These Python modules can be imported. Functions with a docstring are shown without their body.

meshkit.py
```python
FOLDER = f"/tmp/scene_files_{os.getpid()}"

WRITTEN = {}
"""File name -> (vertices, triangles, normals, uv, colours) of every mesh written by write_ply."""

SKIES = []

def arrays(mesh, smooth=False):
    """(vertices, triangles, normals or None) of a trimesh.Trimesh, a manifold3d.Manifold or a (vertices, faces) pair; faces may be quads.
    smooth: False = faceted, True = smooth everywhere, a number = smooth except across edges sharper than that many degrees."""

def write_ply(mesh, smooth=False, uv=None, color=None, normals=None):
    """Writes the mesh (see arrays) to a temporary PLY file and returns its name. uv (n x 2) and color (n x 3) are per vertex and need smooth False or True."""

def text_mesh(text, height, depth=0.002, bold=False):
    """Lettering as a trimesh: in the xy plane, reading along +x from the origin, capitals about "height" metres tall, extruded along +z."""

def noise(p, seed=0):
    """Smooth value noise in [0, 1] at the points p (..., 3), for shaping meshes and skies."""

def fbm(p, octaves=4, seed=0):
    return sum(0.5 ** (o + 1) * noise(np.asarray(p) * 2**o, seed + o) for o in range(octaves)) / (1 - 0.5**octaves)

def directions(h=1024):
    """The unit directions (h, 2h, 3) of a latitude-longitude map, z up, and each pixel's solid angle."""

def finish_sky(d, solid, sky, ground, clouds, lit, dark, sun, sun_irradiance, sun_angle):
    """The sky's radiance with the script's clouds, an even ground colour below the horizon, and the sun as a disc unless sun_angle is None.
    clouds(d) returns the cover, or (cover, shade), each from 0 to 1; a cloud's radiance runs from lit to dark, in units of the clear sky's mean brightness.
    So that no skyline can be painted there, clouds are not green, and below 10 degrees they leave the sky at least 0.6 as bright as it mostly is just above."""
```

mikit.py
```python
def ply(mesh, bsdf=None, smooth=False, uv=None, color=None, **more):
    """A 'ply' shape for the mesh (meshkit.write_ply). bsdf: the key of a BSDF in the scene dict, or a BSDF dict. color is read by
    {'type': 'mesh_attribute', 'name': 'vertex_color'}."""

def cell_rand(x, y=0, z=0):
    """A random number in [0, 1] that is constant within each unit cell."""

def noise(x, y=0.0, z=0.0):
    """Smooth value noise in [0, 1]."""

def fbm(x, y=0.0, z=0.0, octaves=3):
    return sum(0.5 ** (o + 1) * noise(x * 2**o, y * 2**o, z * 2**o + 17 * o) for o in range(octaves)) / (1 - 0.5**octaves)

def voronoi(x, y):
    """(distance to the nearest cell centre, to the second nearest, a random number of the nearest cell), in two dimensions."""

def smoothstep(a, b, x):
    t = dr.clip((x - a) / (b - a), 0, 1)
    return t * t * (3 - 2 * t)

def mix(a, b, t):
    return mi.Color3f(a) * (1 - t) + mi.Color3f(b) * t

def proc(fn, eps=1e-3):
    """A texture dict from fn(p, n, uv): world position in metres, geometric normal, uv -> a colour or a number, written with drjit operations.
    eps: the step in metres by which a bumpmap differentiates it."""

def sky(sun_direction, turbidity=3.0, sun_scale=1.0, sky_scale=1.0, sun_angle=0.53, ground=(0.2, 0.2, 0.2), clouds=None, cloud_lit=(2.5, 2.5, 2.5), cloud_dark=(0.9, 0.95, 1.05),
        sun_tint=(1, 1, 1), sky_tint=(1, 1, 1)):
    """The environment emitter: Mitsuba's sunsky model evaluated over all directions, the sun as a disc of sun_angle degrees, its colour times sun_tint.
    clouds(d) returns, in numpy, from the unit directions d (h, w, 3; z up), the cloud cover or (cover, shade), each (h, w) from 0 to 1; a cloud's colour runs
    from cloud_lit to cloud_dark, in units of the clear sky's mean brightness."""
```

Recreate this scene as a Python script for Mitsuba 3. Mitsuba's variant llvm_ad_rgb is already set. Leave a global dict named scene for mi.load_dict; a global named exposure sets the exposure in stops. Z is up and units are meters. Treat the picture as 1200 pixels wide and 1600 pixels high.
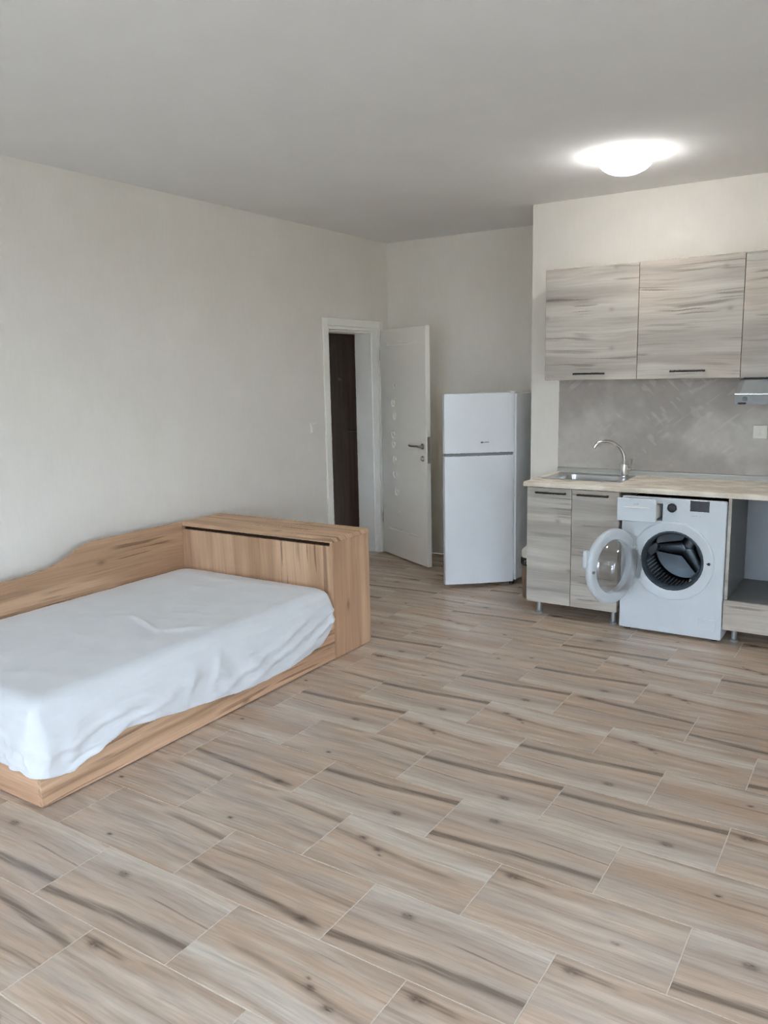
import math, numpy as np, trimesh, drjit as dr, mitsuba as mi, mikit, meshkit
import manifold3d as m3
from mikit import noise, fbm, smoothstep, mix, cell_rand
T = mi.ScalarTransform4f
rng = np.random.default_rng(7)
scene, labels = {}, {}

# ---------------------------------------------------------------- camera, sky, exposure
F_PX, PITCH, ROLL, YAW = 1258.77, 9.648, -1.181, 32.952
CAM = np.array([3.902, 0.0, 1.5774])
_y, _p, _r = map(math.radians, (YAW, PITCH, ROLL))
_fw0, _rt0, _up0 = np.array([-math.sin(_y), math.cos(_y), 0]), np.array([math.cos(_y), math.sin(_y), 0]), np.array([0, 0, 1.0])
_fwd = math.cos(_p) * _fw0 - math.sin(_p) * _up0
_up = math.cos(_p) * _up0 + math.sin(_p) * _fw0
_up2 = math.cos(_r) * _up - math.sin(_r) * _rt0
scene['camera'] = {'type': 'perspective', 'fov_axis': 'x', 'fov': math.degrees(2 * math.atan(600 / F_PX)), 'near_clip': 0.02, 'far_clip': 200.0,
                   'to_world': T().look_at(origin=CAM.tolist(), target=(CAM + _fwd).tolist(), up=_up2.tolist())}
exposure = 4.62
LAMP = 1.45            # radiance of the ceiling lamp's glass dome
SKY = 44.0


def overcast(d):
    n = meshkit.fbm(d * np.array([3.0, 3.0, 6.0]) + 5.0, 4, 3)
    return np.clip(0.82 + 0.3 * (n - 0.5), 0, 1), np.clip(n * 1.2 - 0.2, 0, 1)


scene['sky'] = mikit.sky((0.55, 0.6, 0.75), turbidity=4.0, sun_scale=0.0, sky_scale=0.055 * SKY, ground=(0.30, 0.30, 0.28), clouds=overcast,
                         cloud_lit=(1.13, 1.3, 1.48), cloud_dark=(0.80, 0.95, 1.13))


# ---------------------------------------------------------------- helpers
def lin(r, g, b):
    c = np.array([r, g, b]) / 255.0
    return [float(v) for v in np.where(c <= 0.04045, c / 12.92, ((c + 0.055) / 1.055) ** 2.4)]


def tm(m):
    if isinstance(m, trimesh.Trimesh):
        return m
    k = m.to_mesh()
    return trimesh.Trimesh(np.array(k.vert_properties[:, :3], float), np.array(k.tri_verts), process=False)


def man(t):
    t = t.copy()
    t.merge_vertices()
    return m3.Manifold(m3.Mesh(np.asarray(t.vertices, np.float32), np.asarray(t.faces, np.uint32)))


def cube(x0, x1, y0, y1, z0, z1):
    return m3.Manifold.cube([x1 - x0, y1 - y0, z1 - z0]).translate([x0, y0, z0])


def bx(x0, x1, y0, y1, z0, z1, r=0.0015):
    """A box with chamfered edges."""
    r = min(r, 0.45 * min(x1 - x0, y1 - y0, z1 - z0))
    pts = []
    for x, sx in ((x0, 1), (x1, -1)):
        for y, sy in ((y0, 1), (y1, -1)):
            for z, sz in ((z0, 1), (z1, -1)):
                pts += [[x, y + sy * r, z + sz * r], [x + sx * r, y, z + sz * r], [x + sx * r, y + sy * r, z]]
    return tm(m3.Manifold.hull_points(np.array(pts)))


def rbx(x0, x1, y0, y1, z0, z1, r, seg=20):
    """A box with round edges."""
    s = m3.Manifold.sphere(r, seg)
    c = [s.translate([x, y, z]) for x in (x0 + r, x1 - r) for y in (y0 + r, y1 - r) for z in (z0 + r, z1 - r)]
    return tm(m3.Manifold.batch_hull(c))


def cat(*ms):
    return trimesh.util.concatenate([tm(m) for m in ms])


def lathe(prof, n=64, axis='z', at=(0, 0, 0)):
    """Revolves (radius, height) points about an axis; a profile that starts and ends on the axis, or returns to its start, is closed."""
    v, f = [], []
    prof = np.asarray(prof, float)
    a = np.arange(n) * 2 * math.pi / n
    for r, h in prof:
        v.append(np.stack([r * np.cos(a), r * np.sin(a), np.full(n, h)], 1))
    v = np.vstack(v)
    i = np.arange(n)
    j = (i + 1) % n
    for k in range(len(prof) - 1):
        A, B, C, D = k * n + i, k * n + j, (k + 1) * n + j, (k + 1) * n + i
        f += [np.stack([A, B, C], 1), np.stack([A, C, D], 1)]
    t = trimesh.Trimesh(v, np.vstack(f), process=False)
    t.merge_vertices()
    t.update_faces(t.nondegenerate_faces())
    if axis == 'y':      # height runs along +y
        t.apply_transform(np.array([[1, 0, 0, 0], [0, 0, 1, 0], [0, -1, 0, 0], [0, 0, 0, 1.0]]))
    if axis == 'x':
        t.apply_transform(np.array([[0, 0, 1, 0], [0, 1, 0, 0], [-1, 0, 0, 0], [0, 0, 0, 1.0]]))
    t.apply_translation(at)
    return t


def tube(pts, r, n=16, caps=True):
    """A round bar through the points; r is one radius or one per point."""
    P = np.asarray(pts, float)
    R = np.full(len(P), r) if np.isscalar(r) else np.asarray(r, float)
    d = np.gradient(P, axis=0)
    d /= np.linalg.norm(d, axis=1, keepdims=True)
    ref = np.array([0.123, 0.31, 0.94]) if abs(d[0] @ [0.123, 0.31, 0.94]) < 0.9 else np.array([1.0, 0.1, 0])
    v = []
    a = np.arange(n) * 2 * math.pi / n
    for p, q, rr in zip(P, d, R):
        u = np.cross(q, ref)
        u /= np.linalg.norm(u)
        w = np.cross(q, u)
        ref = np.cross(u, q)
        v.append(p + rr * (np.cos(a)[:, None] * u + np.sin(a)[:, None] * w))
    v = np.vstack(v)
    f = []
    i = np.arange(n)
    j = (i + 1) % n
    for k in range(len(P) - 1):
        A, B, C, D = k * n + i, k * n + j, (k + 1) * n + j, (k + 1) * n + i
        f += [np.stack([A, B, C], 1), np.stack([A, C, D], 1)]
    if caps:
        m = len(v)
        v = np.vstack([v, P[0], P[-1]])
        e = (len(P) - 1) * n
        f += [np.stack([j, i, i * 0 + m], 1), np.stack([e + i, e + j, i * 0 + m + 1], 1)]
    t = trimesh.Trimesh(v, np.vstack(f), process=False)
    t.fix_normals()
    return t


def spline(pts, n=30):
    from scipy.interpolate import CubicSpline
    P = np.asarray(pts, float)
    s = np.r_[0, np.cumsum(np.linalg.norm(np.diff(P, axis=0), axis=1))]
    return CubicSpline(s, P)(np.linspace(0, s[-1], n))


def prism(poly, lo, hi, plane='yz'):
    """Extrudes a polygon (list of 2-d points, or shapely) of the yz plane along x, of xy along z, of xz along y."""
    from shapely.geometry import Polygon
    P = poly if hasattr(poly, 'area') else Polygon(poly)
    t = trimesh.creation.extrude_polygon(P, hi - lo, engine='earcut')
    v = np.array(t.vertices)
    if plane == 'yz':
        v = np.stack([v[:, 2] + lo, v[:, 0], v[:, 1]], 1)
    elif plane == 'xz':
        v = np.stack([v[:, 0], v[:, 2] + lo, v[:, 1]], 1)
    else:
        v = v + [0, 0, lo]
    t = trimesh.Trimesh(v, t.faces, process=False)
    t.fix_normals()
    return t


def add(name, mesh, bsdf, parent=None, smooth=False, label=None, kind=None, **more):
    key = f'{parent}__{name}' if parent else name
    base, k = key, 0
    while key in scene:
        k += 1
        key = f'{base}_{k:03d}'
    if isinstance(mesh, dict):
        scene[key] = {**mesh, **more}
    else:
        scene[key] = mikit.ply(tm(mesh), bsdf, smooth=smooth, **more)
    d = {}
    if label:
        d['label'] = label
    if kind:
        d['kind'] = kind
    if d:
        labels[key] = d
    return key


def thing(key, label, category, group=None, kind=None):
    labels[key] = {**labels.get(key, {}), 'label': label, 'category': category}
    if group:
        labels[key]['group'] = group
    if kind:
        labels[key]['kind'] = kind
    return key


def mat(name, d):
    scene[name] = d if d['type'] in ('twosided', 'thindielectric', 'dielectric') else {'type': 'twosided', 'bsdf': d}
    return name


def rgb(c):
    return {'type': 'rgb', 'value': c if isinstance(c, list) else list(c)}


def plain(name, c, rough=0.5, spec=0.5, metal=0.0, **k):
    return mat(name, {'type': 'principled', 'base_color': c if isinstance(c, dict) else rgb(c), 'roughness': rough, 'specular': spec, 'metallic': metal, **k})


# ---------------------------------------------------------------- materials
def wall_col(p, n, uv):
    # woven-look wallpaper: cream with fine vertical fibres
    h = p.x + p.y
    g = noise(h * 110, p.z * 14) * 0.3 + fbm(h * 5, p.z * 4, 3.0) * 0.7
    return mix(lin(227, 222, 213), lin(234, 230, 222), g)


def ceil_col(p, n, uv):
    return mix(lin(229, 229, 227), lin(234, 234, 232), fbm(p.x * 3, p.y * 3))


mat('m_wall', {'type': 'diffuse', 'reflectance': mikit.proc(wall_col)})
mat('m_ceiling', {'type': 'diffuse', 'reflectance': mikit.proc(ceil_col)})
plain('m_grout', lin(196, 186, 173), 0.9, 0.2)

# floor tile print: six prints of the same ware; uv.x = print + place along the tile, uv.y = place across
PRINTS = {  # (shade -1 dark / +1 light, v at left, v at right, half width, u from, u to, strength)
    0: [(-1, .14, .27, .075, -.2, 1.2, .9), (-1, .60, .56, .014, .52, 1.05, .8), (1, .93, .87, .13, -.2, 1.2, .9), (-1, .36, .42, .05, .3, 1.2, .35)],
    1: [(1, .30, .12, .13, -.2, 1.2, .95), (-1, .55, .38, .055, .1, 1.2, .6), (-1, .82, .80, .04, -.2, .7, .3), (1, .66, .6, .05, .2, 1.2, .3)],
    2: [(-1, .86, .74, .05, -.2, .35, .6), (1, .50, .38, .06, -.2, 1.2, .45), (-1, .66, .50, .06, .1, 1.1, .35), (-1, .22, .16, .05, .3, 1.2, .25)],
    3: [(-1, .92, .80, .06, .45, 1.2, .85), (-1, .55, .40, .07, .0, 1.2, .5), (1, .70, .60, .05, -.2, 1.2, .35), (-1, .97, .93, .05, -.1, .45, .5), (1, .12, .1, .08, .2, 1.2, .4)],
    4: [(-1, .30, .10, .07, -.1, 1.0, .85), (-1, .64, .56, .07, -.2, 1.2, .45), (1, .84, .8, .07, -.2, 1.2, .3), (-1, .44, .36, .03, .2, .9, .3)],
    5: [(1, .90, .80, .10, -.2, 1.2, .5), (-1, .33, .24, .05, -.2, 1.2, .4), (-1, .52, .5, .035, .3, 1.2, .45), (1, .12, .10, .07, -.2, .8, .4)],
}
KNOTS = {0: [(.28, .73, .05)], 1: [(.66, .48, .04), (.80, .36, .045), (.62, .56, .02)], 2: [(.10, .85, .06), (.72, .4, .03)], 3: [(.38, .16, .03)], 4: [(.84, .15, .05)], 5: [(.55, .62, .03)]}


def tile_col(p, n, uv):
    k = dr.floor(uv.x)
    u, v = uv.x - k, uv.y
    s = k * 17.3
    wob = (noise(u * 1.7 + s, 3.0) - 0.5) * 0.05 + (noise(u * 6 + s, v * 3) - 0.5) * 0.015
    w = v + wob
    soft = fbm(u * 1.6 + s, w * 9 + s, 2.0, 3)
    fine = fbm(u * 7 + s, w * 60 + s, 5.0, 3)
    c = mix(lin(170, 150, 133), lin(193, 178, 163), smoothstep(0.2, 0.8, soft))
    c = mix(c, lin(184, 158, 136), 0.45 * smoothstep(0.45, 0.75, noise(u * 1.3 + s + 4, w * 4 + s)))
    c = mix(c, lin(170, 161, 154), 0.35 * smoothstep(0.5, 0.8, noise(u * 2.3 + s + 9, w * 7 + s + 5)))
    streak = fbm(u * 3.5 + s, w * 34 + s, 6.0, 4)
    thin = smoothstep(0.62, 0.80, noise(u * 2.6 + s + 3, w * 46 + s)) * smoothstep(0.4, 0.7, noise(u * 3 + s, w * 6 + 4))
    lit, dark = mi.Float(0), mi.Float(0)
    for i, bands in PRINTS.items():
        on = dr.select(k == i, mi.Float(1), mi.Float(0))
        for sh, v0, v1, hw, u0, u1, a in bands:
            d = dr.abs(w - (v0 + (v1 - v0) * u)) / hw
            g = dr.exp(-d * d * d) * smoothstep(u0 - 0.12, u0 + 0.15, u) * (1 - smoothstep(u1 - 0.1, u1 + 0.05, u)) * a * on
            if sh > 0:
                lit += g
            else:
                dark += g
    kn = mi.Float(0)
    for i, spots in KNOTS.items():
        on = dr.select(k == i, mi.Float(1), mi.Float(0))
        for a, b, r in spots:
            d = dr.sqrt(dr.square((u - a) * 1.1) + dr.square((v - b) * 0.9)) / r
            kn += on * dr.exp(-d * d * 1.6) * (0.4 + 0.8 * noise(u * 60, v * 60))
    dark = dr.clip(smoothstep(0.12, 1.15, dark * (0.45 + 1.05 * streak)) + 0.25 * thin, 0, 1)
    lit = dr.clip(lit * (0.5 + 0.7 * soft), 0, 1)
    c = mix(c, lin(203, 197, 186), lit * 0.85)
    c = mix(c, lin(98, 84, 72), dark * 0.86)
    c = mix(c, lin(70, 58, 50), dr.clip(kn, 0, 1) * 0.85)
    return c * mi.Color3f(0.965, 0.935, 0.905) * (0.78 + 0.28 * fine + 0.16 * streak)


mat('m_tile', {'type': 'principled', 'base_color': mikit.proc(tile_col), 'roughness': 0.33, 'specular': 0.45})


def oak(g, t, s):
    """Board of cracked oak: g runs with the grain, t across it, in metres."""
    w = t + (noise(g * 1.3 + s, t * 3) - 0.5) * 0.05 + (noise(g * 5 + s, t * 9) - 0.5) * 0.010
    a = fbm(g * 0.8 + s, w * 15, 1.0, 3)
    b = fbm(g * 5 + s, w * 170, 2.0, 3)
    m = fbm(g * 2.2 + s + 5, w * 48, 4.0, 3)
    c = mix(lin(174, 139, 110), lin(201, 167, 137), smoothstep(0.25, 0.75, a))
    c = mix(c, lin(194, 154, 126), 0.45 * smoothstep(0.5, 0.8, noise(g * 0.9 + s, w * 7 + 3)))
    c = mix(c, lin(150, 118, 92), 0.75 * smoothstep(0.52, 0.78, m) * smoothstep(0.35, 0.75, noise(g * 0.8 + s + 7, w * 8 + s)))
    crack = smoothstep(0.68, 0.86, noise(g * 3.2 + s + 2, w * 85 + s)) * smoothstep(0.62, 0.84, noise(g * 1.9 + s + 1, w * 7 + s + 4))
    c = mix(c, lin(104, 77, 57), dr.clip(crack, 0, 1) * 0.6)
    i, j = dr.floor(g * 1.6 + s), dr.floor(t * 4)
    kx, ky = (i + 0.25 + 0.5 * cell_rand(i, j, 5) - s) / 1.6, (j + 0.25 + 0.5 * cell_rand(i, j, 6)) / 4
    d = dr.sqrt(dr.square((g - kx) * 0.45) + dr.square(t - ky)) / 0.014
    c = mix(c, lin(96, 68, 50), dr.exp(-d * d) * (0.3 + 0.7 * b) * 0.8 * dr.select(cell_rand(i, j, 8) > 0.5, mi.Float(1), mi.Float(0)))
    return c * (0.86 + 0.26 * b)


mat('m_oak_y', {'type': 'principled', 'base_color': mikit.proc(lambda p, n, uv: oak(p.y, p.z + p.x * 0.9, 3.0)), 'roughness': 0.5, 'specular': 0.35})
mat('m_oak_x', {'type': 'principled', 'base_color': mikit.proc(lambda p, n, uv: oak(p.x, p.y + p.z * 0.9, 11.0)), 'roughness': 0.5, 'specular': 0.35})
mat('m_oak_z', {'type': 'principled', 'base_color': mikit.proc(lambda p, n, uv: oak(p.z, p.x + p.y, 23.0)), 'roughness': 0.5, 'specular': 0.35})


def plank(p, n, uv):
    """Bleached grey-beige board with level grain, short dark cracks and knots (kitchen fronts)."""
    up = dr.select(p.z > 1.2, mi.Float(1), mi.Float(0))
    s = dr.select(p.z > 1.2, dr.floor((p.x - 1.878) / 0.598) * 7.1 + 31.0, dr.floor((p.x - 1.881) / 0.298) * 5.3)
    g, t = p.x + p.y * 0.8, p.z
    w = t + (noise(g * 2.2 + s, t * 5 + s) - 0.5) * 0.028 + (noise(g * 9, t * 16 + s) - 0.5) * 0.007
    a = fbm(g * 1.2 + s, w * 17 + s, 1.0, 3)
    b = fbm(g * 6 + s, w * 170, 2.0, 3)
    m = fbm(g * 3.4 + s + 6, w * 75 + s, 4.0, 3)
    c = mix(lin(162, 156, 148), lin(186, 181, 172), smoothstep(0.25, 0.75, a))
    c = mix(c, lin(186, 171, 157), 0.45 * smoothstep(0.52, 0.8, noise(g * 2.1 + s, w * 8 + s)))
    c = mix(c, lin(134, 128, 121), 0.5 * smoothstep(0.52, 0.76, m) * smoothstep(0.35, 0.7, noise(g * 1.5 + s, w * 11 + s + 9)))
    crack = smoothstep(0.66, 0.86, noise(g * 4.5 + s, w * 120 + s)) * smoothstep(0.58, 0.82, noise(g * 2.6 + s + 1, w * 15 + s))
    c = mix(c, lin(108, 100, 92), dr.clip(crack, 0, 1) * 0.6)
    i, j = dr.floor(g * 2.6 + s), dr.floor(t * 4.3)
    kx, ky = (i + 0.25 + 0.5 * cell_rand(i, j, 1) - s) / 2.6, (j + 0.25 + 0.5 * cell_rand(i, j, 2)) / 4.3
    d = dr.sqrt(dr.square((g - kx) * 0.8) + dr.square(t - ky)) / 0.013
    c = mix(c, lin(116, 107, 98), dr.exp(-d * d) * (0.2 + 0.5 * b) * dr.select(cell_rand(i, j, 3) > 0.5, mi.Float(1), mi.Float(0)))
    return c * (0.88 + 0.22 * b)


mat('m_plank', {'type': 'principled', 'base_color': mikit.proc(plank), 'roughness': 0.55, 'specular': 0.3})


def stone(p, n, uv):
    a = fbm(p.x * 9, p.y * 16 + p.z * 16, 0.0, 4)
    b = fbm(p.x * 60, p.y * 80 + p.z * 60, 2.0, 2)
    return mix(lin(199, 188, 172), lin(224, 216, 202), smoothstep(0.25, 0.75, a)) * (0.92 + 0.14 * b)


mat('m_worktop', {'type': 'principled', 'base_color': mikit.proc(stone), 'roughness': 0.45, 'specular': 0.4})


def concrete(p, n, uv):
    x, z = p.x, p.z
    a = fbm(x * 3.5, z * 3.5, 4.0, 4)
    q = fbm(x * 2 + 7, z * 2, 9.0, 3)
    c = mix(lin(164, 157, 150), lin(188, 182, 175), smoothstep(0.3, 0.7, a))
    sc = smoothstep(0.70, 0.82, noise((x + z * .8) * 7 + q * 2, (z - x * .8) * 46)) * smoothstep(0.58, 0.75, noise(x * 5 + 2, z * 5 + 5))
    sc += smoothstep(0.72, 0.84, noise((x - z * 1.6) * 9 + 20, (z * .9 + x * .9) * 38 + q * 3)) * smoothstep(0.6, 0.76, noise(x * 4 + 12, z * 6 + 1))
    c = mix(c, lin(206, 201, 195), dr.clip(sc, 0, 1) * 0.26)
    return c * (0.95 + 0.1 * fbm(x * 40, z * 40, 1.0, 2))


mat('m_backsplash', {'type': 'principled', 'base_color': mikit.proc(concrete), 'roughness': 0.42, 'specular': 0.4})


def darkwood(p, n, uv):
    g, t = p.z, p.x + p.y
    a = fbm(g * 1.2, t * 40, 2.0, 3)
    return mix(lin(126, 114, 107), lin(140, 124, 115), smoothstep(0.25, 0.8, a)) * (0.9 + 0.2 * fbm(g * 5, t * 200, 1.0, 2))


mat('m_dark_door', {'type': 'principled', 'base_color': mikit.proc(darkwood), 'roughness': 0.4, 'specular': 0.4})
mat('m_sheet', {'type': 'principled', 'base_color': mikit.proc(lambda p, n, uv: mix(lin(204, 206, 208), lin(210, 212, 214), fbm(p.x * 14, p.y * 14, p.z * 14))), 'roughness': 0.85, 'specular': 0.15, 'sheen': 0.3})
plain('m_white_door', lin(240, 237, 228), 0.42, 0.4)
plain('m_white_trim', lin(238, 236, 229), 0.4, 0.4)
plain('m_white_enamel', lin(211, 215, 218), 0.22, 0.5, clearcoat=0.4, clearcoat_gloss=0.85)
plain('m_washer', lin(198, 205, 210), 0.35, 0.45)
plain('m_white_plastic', lin(226, 222, 214), 0.4, 0.45)
plain('m_inner_white', lin(214, 216, 216), 0.5, 0.4)
plain('m_grey_gap', lin(120, 124, 126), 0.5, 0.4)
plain('m_black', lin(24, 24, 25), 0.45, 0.45)
plain('m_black_gloss', lin(28, 32, 38), 0.15, 0.5)
plain('m_slot_shade', lin(46, 34, 26), 0.8, 0.2)  # shade of the headboard slot as a colour
plain('m_gasket', lin(66, 76, 84), 0.5, 0.4)
plain('m_chrome', [0.78, 0.79, 0.8], 0.12, 0.5, 1.0)
plain('m_nickel', [0.50, 0.48, 0.44], 0.3, 0.5, 1.0)
plain('m_steel', [0.55, 0.55, 0.54], 0.28, 0.5, 1.0)
plain('m_drum_steel', [0.07, 0.08, 0.09], 0.32, 0.5, 1.0)
plain('m_hood', lin(128, 129, 128), 0.4, 0.4, 0.3)
plain('m_hood_glass', lin(138, 143, 145), 0.2, 0.4)
plain('m_niche_shade', lin(112, 114, 113), 0.5, 0.3)  # grey carries the shade inside the oven niche
plain('m_niche_back_shade', lin(150, 154, 158), 0.5, 0.3)  # niche shade put into the colour of the back
plain('m_leg', lin(168, 172, 174), 0.35, 0.5, 0.6)
plain('m_strip', lin(176, 178, 174), 0.35, 0.5, 0.3)
plain('m_bin', lin(120, 100, 82), 0.6, 0.3)
plain('m_bag', lin(205, 200, 192), 0.5, 0.4)
plain('m_window_white', lin(225, 226, 228), 0.35, 0.4)
plain('m_ink', lin(120, 126, 134), 0.6, 0.3)
mat('m_glass', {'type': 'thindielectric', 'int_ior': 1.7, 'specular_transmittance': rgb([.80, .81, .82])})

# ---------------------------------------------------------------- the room
H, YB, YK, XK, XR, YN = 2.702, 6.145, 5.423, 1.653, 5.30, -1.10
S = dict(kind='structure')
# wall on the left, with the doorway
DY0, DY1, DZ = 5.240, 5.978, 1.968
w = cube(-0.22, 0, YN, YB + .22, 0, H) - cube(-0.3, 0.1, DY0, DY1, -0.1, DZ)
add('wall_left', w, 'm_wall', **S)
thing('wall_left', 'long cream wallpapered wall behind the bed with the inner doorway', 'wall')
add('wall_back', cube(0, XK, YB, YB + .2, 0, H), 'm_wall', **S)
thing('wall_back', 'cream wall behind the fridge and the open white door', 'wall')
add('wall_kitchen', cube(XK, XR, YK, YB + .2, 0, H), 'm_wall', **S)
thing('wall_kitchen', 'cream wall that carries the kitchen cabinets', 'wall')
RY0, RY1 = -0.75, 1.45
add('wall_right', cube(XR, XR + .2, YN, YB + .2, 0, H) - cube(XR - .1, XR + .3, RY0, RY1, 0.06, 2.35), 'm_wall', **S)
thing('wall_right', 'cream side wall to the right of the kitchen, outside the frame', 'wall')
WX0, WX1, WZ0, WZ1 = 1.5, 3.7, 0.06, 2.35
w = cube(-0.22, XR + .2, YN - .25, YN, 0, H) - cube(WX0, WX1, YN - .4, YN + .1, WZ0, WZ1)
add('wall_front', w, 'm_wall', **S)
thing('wall_front', 'wall with the balcony opening opposite the kitchen, outside the frame', 'wall')
add('ceiling', cube(-1.75, XR + .2, YN - .25, YB + .5, H, H + .15), 'm_ceiling', **S)
thing('ceiling', 'plain off-white painted ceiling over the room', 'ceiling')
# balcony window frame in the front wall
t = 0.07
fr = [bx(WX0, WX1, YN - .16, YN - .09, WZ0, WZ0 + t, .006), bx(WX0, WX1, YN - .16, YN - .09, WZ1 - t, WZ1, .006)]
for x in (WX0, (WX0 + WX1) / 2 - t / 2, WX1 - t):
    fr.append(bx(x, x + t, YN - .16, YN - .09, WZ0 + t, WZ1 - t, .006))
fr2 = [bx(XR + .07, XR + .14, RY0, RY1, .06, .06 + t, .006), bx(XR + .07, XR + .14, RY0, RY1, 2.35 - t, 2.35, .006)]
for y in (RY0, (RY0 + RY1) / 2 - t / 2, RY1 - t):
    fr2.append(bx(XR + .07, XR + .14, y, y + t, .06 + t, 2.35 - t, .006))
add('window_2', cat(*fr2), 'm_window_white', **S)
thing('window_2', 'white window frame in the side wall outside the frame', 'window')
add('window_1', cat(*fr), 'm_window_white', **S)
thing('window_1', 'white balcony window frame in the wall outside the frame', 'window')

# floor: grout bed with wood-print tiles laid in half bond
add('floor', cat(cube(0, XR, YN, YK, -.05, -.0012), cube(0, XK, YK, YB, -.05, -.0012), cube(-1.75, 0, 4.6, 6.5, -.05, -.0012)), 'm_grout', **S)
thing('floor', 'floor of wood-print porcelain tiles with pale joints', 'floor')
PX, PY, GAP = 0.594, 0.2995, 0.0034
Y0, XE, XO = 1.3085, 2.3075 - 4 * 0.594, 2.0145 - 4 * 0.594
SPEC = {  # (row, first x of the tile to 0.1) -> (print, turned half round)
    (0, 1.7): (0, 0), (0, 1.1): (0, 0), (0, 2.3): (1, 0), (0, 2.9): (2, 0),
    (1, 1.4): (3, 0), (1, 2.0): (4, 0), (1, 2.6): (0, 0), (1, 3.2): (2, 0), (1, .8): (3, 1),
    (2, 1.7): (3, 0), (2, 2.3): (1, 1), (2, 2.9): (2, 0), (2, 3.5): (0, 0), (2, 1.1): (3, 0),
    (3, 2.0): (0, 1), (3, 2.6): (0, 0), (3, 3.2): (5, 0), (3, 1.4): (4, 0), (3, 3.8): (2, 0),
    (4, 1.7): (3, 0), (4, 2.3): (0, 1), (4, 2.9): (0, 1), (4, 3.5): (2, 0), (4, 1.1): (5, 1),
    (5, 1.4): (0, 1), (5, 2.0): (1, 1), (5, 2.6): (0, 1), (5, 3.2): (5, 0),
    (-1, 2.0): (2, 0), (-1, 1.4): (4, 1), (-1, .8): (1, 0), (-1, 2.6): (0, 0),
    (6, 2.3): (1, 1), (6, 1.7): (0, 1), (6, 2.9): (1, 1), (7, 2.6): (4, 1), (7, 2.0): (0, 1), (8, 2.3): (0, 1), (8, 2.9): (1, 1),
}
tile_cache = {}


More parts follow.
